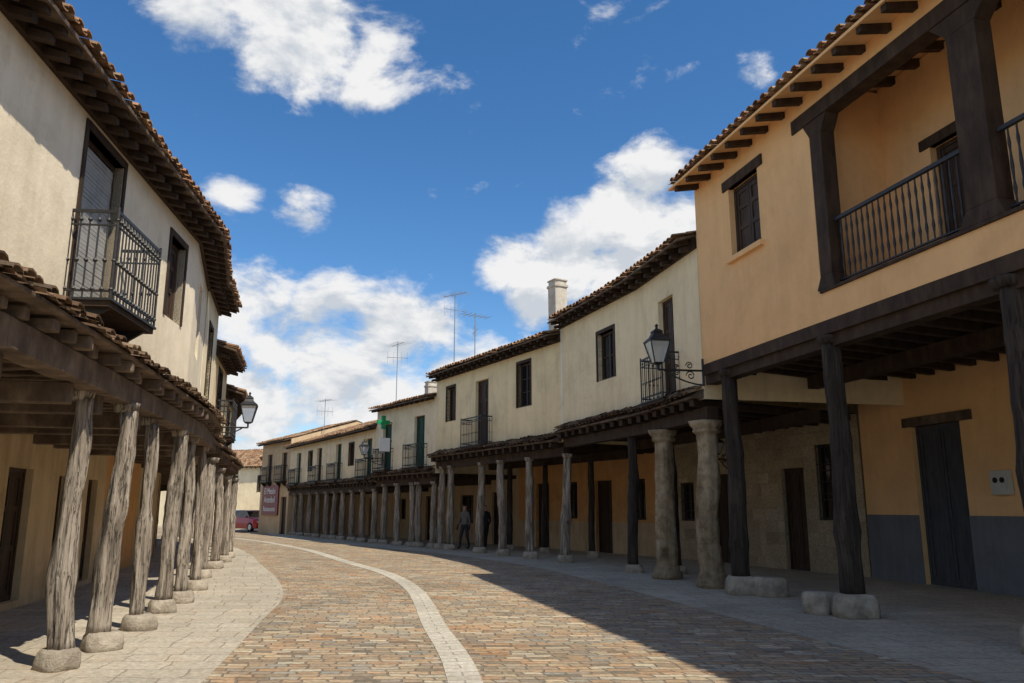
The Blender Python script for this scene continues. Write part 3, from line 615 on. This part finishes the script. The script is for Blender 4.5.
lantern((-7.75, 20.3), (.96, .26), 1.0, 3.72, 1.0)
lantern((-6.0, 37.3), (-.83, -.56), .9, 3.95, .9)
lantern((6.0, 22.0), (-.9, -.4), .5, 3.0, .7)

SG = empty('pharmacy_cross_sign'); mb = MB(); fr = f4[0]; s = 4.0
Fs = Fr((fr.P(s, .08, 0).x, fr.P(s, .08, 0).y), (fr.P(s, 1.0, 0).x, fr.P(s, 1.0, 0).y), 'R')
box(mb, Fs, .0, .2, -.02, .02, 5.38, 5.42, 'iron_black')
box(mb, Fs, .35, .53, -.06, .06, 5.1, 5.7, 'cross_green'); box(mb, Fs, .14, .349, -.058, .058, 5.31, 5.49, 'cross_green'); box(mb, Fs, .531, .74, -.058, .058, 5.31, 5.49, 'cross_green')
mb.finish('cross', SG)
mb = MB(); box(mb, Fs, .1, .6, -.03, .03, 4.1, 4.7, 'paint_white'); box(mb, Fs, .0, .1, -.015, .015, 4.55, 4.6, 'iron_black'); mb.finish('hanging_sign')

# ------------------------------------------------------------------ ground
def cat(pts, n=8):
    out = []
    for i in range(len(pts) - 1):
        p0 = Vector(pts[max(i - 1, 0)]); p1 = Vector(pts[i]); p2 = Vector(pts[i + 1]); p3 = Vector(pts[min(i + 2, len(pts) - 1)])
        for k in range(n):
            t = k / n; out.append(.5 * ((2 * p1) + (p2 - p0) * t + (2 * p0 - 5 * p1 + 4 * p2 - p3) * t * t + (3 * p1 - p0 - 3 * p2 + p3) * t ** 3))
    out.append(Vector(pts[-1])); return out
def strip(name, Lp, Rp, z, m, swap=False, nx=1):
    mb = MB(); v = 0
    for i in range(len(Lp) - 1):
        c0 = (Lp[i] + Rp[i]) / 2; c1 = (Lp[i + 1] + Rp[i + 1]) / 2; dv = (c1 - c0).length
        w0 = (Rp[i] - Lp[i]).length; w1 = (Rp[i + 1] - Lp[i + 1]).length
        mb.face([(*Lp[i], z), (*Rp[i], z), (*Rp[i + 1], z), (*Lp[i + 1], z)], m, uv=[(-w0 / 2, v), (w0 / 2, v), (w1 / 2, v + dv), (-w1 / 2, v + dv)])
        v += dv
    return mb.finish(name)
Le = cat([(-1.2, -6), (-1.9, 2), (-2.9, 8), (-3.6, 12), (-4.25, 15.5), (-5.6, 19.7), (-7.2, 23.8), (-9.6, 30), (-13.0, 37), (-18.5, 44.5), (-26, 51), (-38, 57)])
Re = cat([(7.6, -6), (5.9, 2), (4.4, 8), (3.4, 12), (2.6, 15.5), (1.6, 19.5), (.2, 24), (-2.5, 29.5), (-7.3, 36.8), (-12.9, 45.5), (-19.2, 60), (-31, 70)])
LL = cat([(-8, -6), (-8, 2), (-9, 8), (-9.4, 12), (-10, 15.5), (-11.5, 19.7), (-12.5, 23.8), (-14, 30), (-17, 39), (-21.5, 48), (-29, 56), (-41, 62)])
RR_ = cat([(15, -6), (14, 2), (13, 8), (12, 13), (11, 18), (10, 22), (8, 27), (5, 32.5), (-1, 40), (-7, 49), (-13.5, 62), (-25, 76)])
strip('road', Le, Re, .004, 'road_brick')
strip('pavement', LL, Le, .004, 'pavement_slab'); strip('pavement', Re, RR_, .004, 'pavement_slab')
cl = cat([(.1, 2), (-.44, 8), (-1.1, 11.8), (-1.95, 16.6), (-3.1, 20.6), (-4.9, 24.8), (-8.5, 33.2), (-14.0, 43), (-20, 50)])
def offv(pts, d):
    o = []
    for i, p in enumerate(pts):
        t = (pts[min(i + 1, len(pts) - 1)] - pts[max(i - 1, 0)]).normalized(); o.append(p + Vector((t.y, -t.x)) * d)
    return o
strip('road_drain_strip', offv(cl, -.165), offv(cl, .165), .009, 'strip_slab')
mb = MB(); mb.face([(-600, -600, 0), (600, -600, 0), (600, 600, 0), (-600, 600, 0)], 'earth_ground'); mb.finish('ground')

# ------------------------------------------------------------------ cars
def car(x, y, ang, paint):
    E = empty('parked_car'); mb = MB(); c, s = math.cos(ang), math.sin(ang)
    def W(l, w, z): return (x + c * l - s * w, y + s * l + c * w, z)
    sec = [(-2.0, .62, .42, .58, .55, .62), (-1.93, .78, .28, .66, .70, .72), (-1.6, .84, .22, .82, .74, .87), (-1.0, .86, .2, .92, .76, .97), (-.35, .86, .2, .95, .60, 1.40), (.2, .86, .2, .96, .60, 1.46), (1.0, .86, .2, .97, .59, 1.44), (1.6, .85, .22, .97, .56, 1.3), (1.9, .82, .26, .95, .70, 1.0), (2.0, .74, .35, .8, .66, .85)]
    rings = [[W(l, -w, zb), W(l, -w * 1.02, (zb + zt) / 2), W(l, -w * .97, zt), W(l, -wr, zr), W(l, wr, zr), W(l, w * .97, zt), W(l, w * 1.02, (zb + zt) / 2), W(l, w, zb)] for l, w, zb, zt, wr, zr in sec]
    for i in range(len(rings) - 1):
        for j in range(8):
            jj = (j + 1) % 8; gl = (j in (2, 4) and 3 <= i <= 7) or (j == 3 and i in (3, 7))
            mb.face([rings[i][j], rings[i][jj], rings[i + 1][jj], rings[i + 1][j]], 'glass_dark' if gl else paint)
    mb.face(rings[0], paint); mb.face(rings[-1][::-1], paint)
    for l in (-1.25, 1.25):
        for w in (-.86, .68):
            n = 18; pr = [(0, .31), (.05, .32), (.15, .32), (.2, .3)]
            mb.loft([[W(l + r * math.cos(a), w + d, .32 + r * math.sin(a)) for a in [2 * math.pi * k / n for k in range(n)]] for d, r in pr], 'rubber')
            dd = -.005 if w < 0 else .205
            mb.face([W(l + .19 * math.cos(a), w + dd, .32 + .19 * math.sin(a)) for a in [2 * math.pi * k / n for k in range(n)]], 'chrome_light')
    for w in (-.6, .6):
        mb.loft([[W(-1.99 + q, w + .16 * math.cos(a), .66 + .08 * math.sin(a)) for a in [k * math.pi / 5 for k in range(10)]] for q in (-.02, .12)], 'chrome_light')
        mb.loft([[W(-.85 + q, w * 1.52 + .09 * math.cos(a), 1.02 + .06 * math.sin(a)) for a in [k * math.pi / 5 for k in range(10)]] for q in (-.05, .05)], paint)
    mb.loft([[W(-2.01 + q, .3 * a, .45 + .06 * b_) for a, b_ in ((-1, -1), (1, -1), (1, 1), (-1, 1))] for q in (0, .1)], 'rubber')
    mb.loft([[W(-2.03 + q, .26 * a, .36 + .045 * b_) for a, b_ in ((-1, -1), (1, -1), (1, 1), (-1, 1))] for q in (0, .05)], 'paint_white')
    mb.finish('body', E)
car(-18.4, 57.8, math.radians(140), 'car_red'); car(-22.6, 66.8, math.radians(120), 'car_silver')

# ------------------------------------------------------------------ people
def person(x, y, ang, shirt, trou, step=.18, hair=(.02, .014, .01)):
    E = empty('pedestrian'); V = []; Ed = []; Rr = []
    def v(p, r, par=None):
        V.append(p); Rr.append(r)
        if par is not None: Ed.append((par, len(V) - 1))
        return len(V) - 1
    pel = v((0, 0, .95), .15); w = v((0, 0, 1.1), .135, pel); ch = v((0, .01, 1.32), .165, w); nb = v((0, .0, 1.47), .075, ch); hd = v((0, .02, 1.56), .085, nb); h2 = v((0, .02, 1.66), .1, hd); h3 = v((0, .01, 1.72), .075, h2)
    for sgn in (-1, 1):
        sh = v((sgn * .17, 0, 1.40), .065, ch); el = v((sgn * .24, -.02 * sgn, 1.12), .045, sh); wr = v((sgn * .25, .08 + .06 * sgn, .90), .03, el); pm = v((sgn * .25, .1 + .06 * sgn, .83), .034, wr)
        for k, (dx, dl) in enumerate(((-.025, .07), (-.008, .08), (.01, .075), (.026, .06))):
            a = v((sgn * .25 + dx * .4, .11 + .06 * sgn + dx, .80), .011, pm); v((sgn * .24 + dx * .4, .12 + .06 * sgn + dx, .80 - dl), .008, a)
        v((sgn * .23, .15 + .06 * sgn, .80), .011, pm)
        hp = v((sgn * .09, 0, .88), .1, pel); kn = v((sgn * .1, .04 + step * .5 * sgn, .48), .065, hp); an = v((sgn * .1, step * sgn, .09), .042, kn); v((sgn * .11, step * sgn + .16, .035), .035, an)
    c, s = math.cos(ang), math.sin(ang)
    me = bpy.data.meshes.new('figure'); me.from_pydata([(x + c * p[0] - s * p[1], y + s * p[0] + c * p[1], p[2]) for p in V], Ed, [])
    o = bpy.data.objects.new('figure', me); scene.collection.objects.link(o); o.parent = E
    o.modifiers.new('Skin', 'SKIN')
    if me.skin_vertices:
        for i, r in enumerate(Rr): me.skin_vertices[0].data[i].radius = (r, r * (.75 if i in (pel, w, ch) else 1)); 
        me.skin_vertices[0].data[0].use_root = True
    sb = o.modifiers.new('Sub', 'SUBSURF'); sb.levels = 1; sb.render_levels = 1
    nm = 'clothes_%d' % int(abs(x) * 1000); m, nt, b = newmat(nm); L = nt.links.new
    tc = N(nt, 'ShaderNodeTexCoord'); sp = N(nt, 'ShaderNodeSeparateXYZ'); L(tc.outputs['Object'], sp.inputs[0])
    r = ramp(nt, [(.02, .015, .012), trou, shirt, (.45, .26, .18), hair], [0, .05, .55, .85, .955]); r.color_ramp.interpolation = 'CONSTANT'
    dv = N(nt, 'ShaderNodeMath', operation='DIVIDE'); L(sp.outputs[2], dv.inputs[0]); dv.inputs[1].default_value = 1.75; L(dv.outputs[0], r.inputs[0]); L(r.outputs[0], b.inputs['Base Color']); b.inputs['Roughness'].default_value = .9
    me.materials.append(m)
    for p in me.polygons: p.use_smooth = True
    hb = MB()
    def W(a, d, z): return (x + c * a - s * d, y + s * a + c * d, z)
    for e in (-.035, .035): hb.loft([[W(e + .012 * math.cos(t), .115 + q, 1.66 + .007 * math.sin(t)) for t in [k * math.pi / 3 for k in range(6)]] for q in (-.01, .008)], 'rubber')
    hb.finish('eyes', E)
person(-1.9, 33.0, 2.6, (.18, .17, .16), (.03, .035, .05)); person(-1.05, 32.4, .7, (.02, .02, .025), (.02, .02, .025), .1)

# ------------------------------------------------------------------ sun, sky, camera
sd = Vector((.52, -.47, 1)).normalized()
sun = bpy.data.lights.new('sun', 'SUN'); sun.energy = 5.0; sun.angle = math.radians(.53); sun.color = (1, .92, .78)
so = bpy.data.objects.new('sun', sun); scene.collection.objects.link(so); so.rotation_euler = sd.to_track_quat('Z', 'Y').to_euler()
w = bpy.data.worlds.new('World'); scene.world = w; w.use_nodes = True; nt = w.node_tree; nt.nodes.clear(); L = nt.links.new
out = N(nt, 'ShaderNodeOutputWorld'); bg = N(nt, 'ShaderNodeBackground'); bg.inputs[1].default_value = .15; L(bg.outputs[0], out.inputs[0])
sky = N(nt, 'ShaderNodeTexSky'); sky.sky_type = 'NISHITA'; sky.sun_disc = False; sky.sun_elevation = math.asin(sd.z); sky.sun_rotation = math.atan2(sd.x, sd.y); sky.dust_density = .3; sky.ozone_density = 3.0; sky.air_density = 1.0; sky.altitude = 700
tc = N(nt, 'ShaderNodeTexCoord'); g = tc.outputs['Generated']
blobs = [(-17, 32.5, 7.5, 1), (-25, 32.5, 7, 1), (-10, 33.5, 5, .8), (-11, 29.8, 4.5, .65), (8.3, 20.6, 5.8, 1.1), (10.4, 23.2, 4.2, 1.1), (4, 18, 5.6, 1.1), (0, 17.5, 4.6, 1.05), (9.5, 16.8, 6.8, 1.1), (1.5, 14.6, 4, .95), (13, 19, 6, 1),
         (-8.9, 11.8, 6.5, 1.05), (-5.8, 12.8, 4, 1), (-15, 10.3, 8, 1), (-18.7, 14.5, 5.8, 1), (-14, 13.5, 5.5, .85), (-11.5, 8, 8, 1.05), (-17, 6.5, 8, 1), (-15.5, 20, 3.6, .66), (-20, 21, 3, .7), (18.8, 29, 3, .9), (-3, 8, 8, 1), (5, 6, 9, .9), (15, 8, 9, .6), (-28, 9, 8, .8),
         (40, 25, 18, 1), (-50, 20, 18, 1), (70, 35, 18, 1), (-80, 30, 22, 1.1), (120, 25, 22, 1.1), (180, 30, 26, 1.2), (-130, 25, 24, 1.2), (150, 55, 20, 1), (-120, 60, 20, 1)]
acc = None
for az, el, rad, wt in blobs:
    a, e = math.radians(az), math.radians(el)
    ds = N(nt, 'ShaderNodeVectorMath', operation='DISTANCE'); L(g, ds.inputs[0]); ds.inputs[1].default_value = (math.sin(a) * math.cos(e), math.cos(a) * math.cos(e), math.sin(e))
    mr = N(nt, 'ShaderNodeMapRange'); mr.interpolation_type = 'SMOOTHSTEP'; L(ds.outputs['Value'], mr.inputs[0]); mr.inputs[1].default_value = 0; mr.inputs[2].default_value = 2 * math.sin(math.radians(rad) / 2) * 1.15; mr.inputs[3].default_value = wt; mr.inputs[4].default_value = 0
    if acc is None: acc = mr.outputs[0]
    else:
        mx = N(nt, 'ShaderNodeMath', operation='SMOOTH_MAX'); mx.inputs[2].default_value = .15; L(acc, mx.inputs[0]); L(mr.outputs[0], mx.inputs[1]); acc = mx.outputs[0]
mp = N(nt, 'ShaderNodeMapping'); mp.inputs['Scale'].default_value = (1, 1, 1.7); L(g, mp.inputs[0])
n1 = N(nt, 'ShaderNodeTexNoise', i_Scale=9, i_Detail=12, i_Roughness=.6, i_Distortion=.25); L(mp.outputs[0], n1.inputs[0])
ma = N(nt, 'ShaderNodeMath', operation='MULTIPLY_ADD'); L(acc, ma.inputs[0]); ma.inputs[1].default_value = .42; L(n1.outputs[0], ma.inputs[2])
den = N(nt, 'ShaderNodeMapRange'); den.interpolation_type = 'SMOOTHSTEP'; L(ma.outputs[0], den.inputs[0]); den.inputs[1].default_value = .65; den.inputs[2].default_value = .87
mp2 = N(nt, 'ShaderNodeMapping'); mp2.inputs['Scale'].default_value = (1, 1, 1.7); mp2.inputs['Location'].default_value = (.01, 0, .05); L(g, mp2.inputs[0])
n2 = N(nt, 'ShaderNodeTexNoise', i_Scale=9, i_Detail=6, i_Roughness=.55, i_Distortion=.25); L(mp2.outputs[0], n2.inputs[0])
sb = N(nt, 'ShaderNodeMath', operation='SUBTRACT'); L(n1.outputs[0], sb.inputs[0]); L(n2.outputs[0], sb.inputs[1])
cr = ramp(nt, [(3.9, 4.2, 4.6), (5.9, 5.9, 5.9)], [.40, .56]); ad = N(nt, 'ShaderNodeMath', operation='ADD'); L(sb.outputs[0], ad.inputs[0]); ad.inputs[1].default_value = .5; L(ad.outputs[0], cr.inputs[0])
hs = N(nt, 'ShaderNodeHueSaturation', i_Saturation=1.25, i_Value=1.0); L(sky.outputs[0], hs.inputs['Color'])
mix = N(nt, 'ShaderNodeMix', data_type='RGBA'); L(den.outputs[0], mix.inputs[0]); L(hs.outputs[0], mix.inputs[6]); L(cr.outputs[0], mix.inputs[7]); L(mix.outputs[2], bg.inputs[0])

cam = bpy.data.cameras.new('camera'); cam.lens = 28.125; cam.sensor_width = 36; cam.clip_end = 3000; cam.clip_start = .05
co = bpy.data.objects.new('camera', cam); scene.collection.objects.link(co); co.location = (0, 0, 1.6); co.rotation_euler = (math.radians(90 + 11.76), 0, 0); scene.camera = co
scene.view_settings.view_transform = 'Standard'; scene.view_settings.look = 'None'; scene.view_settings.exposure = 0
